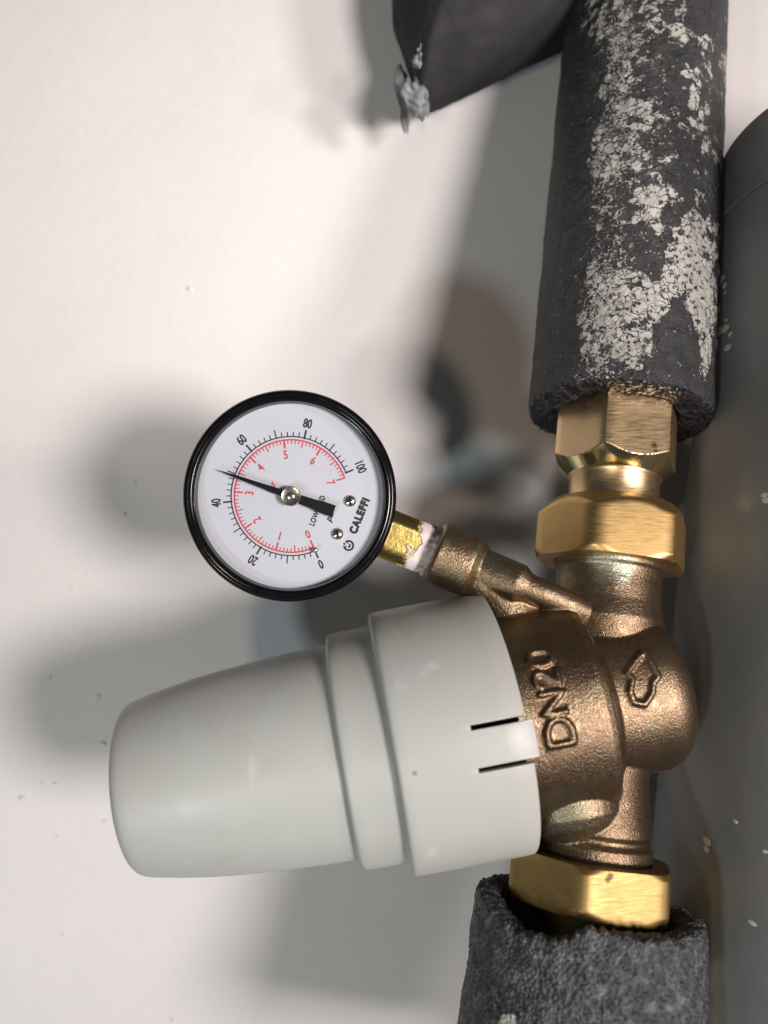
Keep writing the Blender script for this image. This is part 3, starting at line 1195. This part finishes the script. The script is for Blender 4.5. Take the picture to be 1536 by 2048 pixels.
    for i in range(30):
        a, b = math.radians(118 + 304 * i / 30), math.radians(118 + 304 * (i + 1) / 30)
        quad(bb, [(ex + r * math.cos(t_), ey + r * math.sin(t_)) for r, t_ in ((7.4, a), (11.4, a), (11.4, b), (7.4, b))], Z1)
    for i in range(16):
        a, b = math.radians(200 + 140 * i / 16), math.radians(200 + 140 * (i + 1) / 16)
        quad(bb, [(ex + r * math.cos(t_), ey + 1 + r * math.sin(t_)) for r, t_ in ((1.6, a), (5.2, a), (5.2, b), (1.6, b))], Z1)
    for cx, cy, r in ((ex, ey + 9.5, 2.4), (ex + 4, ey + 4, 1.6), (ex - 4, ey + 4, 1.6)):
        bb.faces.new([bb.verts.new(P(cx + r * math.cos(i * math.pi / 6), cy + r * math.sin(i * math.pi / 6), Z1)) for i in range(12)])
    me = bpy.data.meshes.new('bp'); bb.to_mesh(me); bb.free()
    link('black_print', me, DPRINT, dial, smooth=False)
    rb = bmesh.new()
    arc(rb, 113.4, 116.4, A(0), A(101.5), Z1)
    for q in range(0, 71):
        v = q * 1.45038
        if q % 10 == 0: radial(rb, A(v), 98, 116, 3.4, Z1 + .15)
        elif q % 5 == 0: radial(rb, A(v), 101, 115, 2.2, Z1 + .15)
        else: radial(rb, A(v), 106.5, 115, 1.8, Z1 + .15)
    for q in range(8):
        a = A(q * 14.5)
        text(rb, str(q), 85 * math.cos(a), 85 * math.sin(a), 17, Z1, .74, a - math.pi / 2, .035)
    text(rb, 'bar', 2, 44, 12.5, Z1, .95, 0, .06)
    me = bpy.data.meshes.new('rp'); rb.to_mesh(me); rb.free()
    link('red_print', me, RPRINT, dial, smooth=False)

    # screws, stop pin
    for (x, y, r) in ((35, -115, 12.0), (-37, -116, 12.0)):
        fr = Frame(P(x, y, ZD), nrm)
        sc_ = link('dial_screw', ring_mesh('sc', fr, [(0, r * .9), (4, r * .9), (6.5, r * .6), (7.2, .5)], 24, cap1=True), STEEL, dial)
        bm = bmesh.new()
        for rt in (0, 1):
            mt = Matrix((Xd, Yd, nrm)).transposed().to_4x4()
            mt = Matrix.Translation(P(x, y, ZD + 6.8)) @ mt @ Matrix.Rotation(math.radians(35 + 90 * rt), 4, 'Z') @ Matrix.Diagonal((r * 1.1 * S, 2.2 * S, 1.6 * S, 1))
            bmesh.ops.create_cube(bm, size=1, matrix=mt)
        me = bpy.data.meshes.new('x'); bm.to_mesh(me); bm.free()
        link('screw_slot', me, NEEDLE, dial)
    fr = Frame(P(-84, -86, ZD), nrm)
    link('stop_pin', ring_mesh('pin', fr, [(0, 5.2), (11, 5.2), (13.5, 3.5), (14, .4)], 24, cap1=True), STEEL, dial)

    # needle
    ang = math.radians(92.0)
    c, s = math.cos(ang), math.sin(ang)
    zt, zb = ZD + 14, ZD + 12
    outl = [(160, 0), (118, 3.0), (60, 5.0), (18, 7.0), (0, 8.0), (-24, 9.2), (-54, 10.5), (-54.5, 12.0), (-92, 12.5), (-92, -12.5), (-54.5, -12.0), (-54, -10.5), (-24, -9.2), (0, -8.0), (18, -7.0), (60, -5.0), (118, -3.0)]
    bm = bmesh.new()
    up = [bm.verts.new(P(a * c - b * s, a * s + b * c, zt)) for a, b in outl]
    lo = [bm.verts.new(P(a * c - b * s, a * s + b * c, zb)) for a, b in outl]
    bm.faces.new(up); bm.faces.new(lo[::-1])
    for i in range(len(outl)):
        j = (i + 1) % len(outl)
        bm.faces.new((up[j], up[i], lo[i], lo[j]))
    me = bpy.data.meshes.new('nd'); bm.to_mesh(me); bm.free()
    link('needle', me, NEEDLE, T, smooth=False)
    fr = Frame(P(0, 0, ZD), nrm)
    me = ring_mesh('hub', fr, [(0, 6), (12, 6), (12, 16), (16.5, 18.5), (19, 18), (20, 16.5), (19.2, 13), (19, 6.5), (20.2, 6), (20.6, 5), (20.6, .4)], 48, cap1=True)
    hb = link('needle_hub', me, STEEL, T)
    sharp(me, 30)

    # square stem below the case
    ax = -Yd
    base = P(0, 0, -88)
    sf = Frame(base, ax, nrm)
    rows = [150, 196, 262, 285]
    vs, fs, tp = [], [], []
    def sq(th):     # rounded square
        d = (math.degrees(th) - 0 + 45) % 90 - 45
        return min(51 / math.cos(math.radians(d)), 58)
    nn, mmm = 96, 30
    for j in range(mmm + 1):
        s_ = 150 + 122 * j / mmm
        for i in range(nn):
            th = 2 * math.pi * i / nn
            rr = sq(th) * (1 - .12 * max(0, (j - mmm + 2) / 2))
            vs.append(sf.p(s_, rr * .94, th)); tp.append(max(0.0, (s_ - 205) / 60))
    for j in range(mmm):
        for i in range(nn):
            i2 = (i + 1) % nn
            fs.append((j * nn + i, j * nn + i2, (j + 1) * nn + i2, (j + 1) * nn + i))
    fs.append(tuple(mmm * nn + i for i in range(nn)))
    me = mesh('stem', vs, fs)
    at_ = me.attributes.new('tape', 'FLOAT', 'POINT'); at_.data.foreach_set('value', tp)
    me = fix(me)
    link('square_stem', me, STEM, T)
    sharp(me, 30)
    # ragged tape round the thread
    vs, fs = [], []
    nn = 90
    prof = [(262, 40), (266, 47), (272, 50), (279, 46), (286, 50), (293, 45), (302, 42)]
    for j, (s_, r) in enumerate(prof):
        for i in range(nn):
            th = 2 * math.pi * i / nn
            q = Vector((math.cos(th) * 2, math.sin(th) * 2, s_ * .06))
            vs.append(sf.p(s_ + 5 * noise.noise(q * 2.3 + Vector((5, 0, 0))), r + 5 * noise.noise(q * 2.7) + 3 * noise.noise(q * 7), th))
    for j in range(len(prof) - 1):
        for i in range(nn):
            i2 = (i + 1) % nn
            fs.append((j * nn + i, j * nn + i2, (j + 1) * nn + i2, (j + 1) * nn + i))
    link('thread_tape', fix(mesh('tp', vs, fs)), TAPE, T)


gauge()
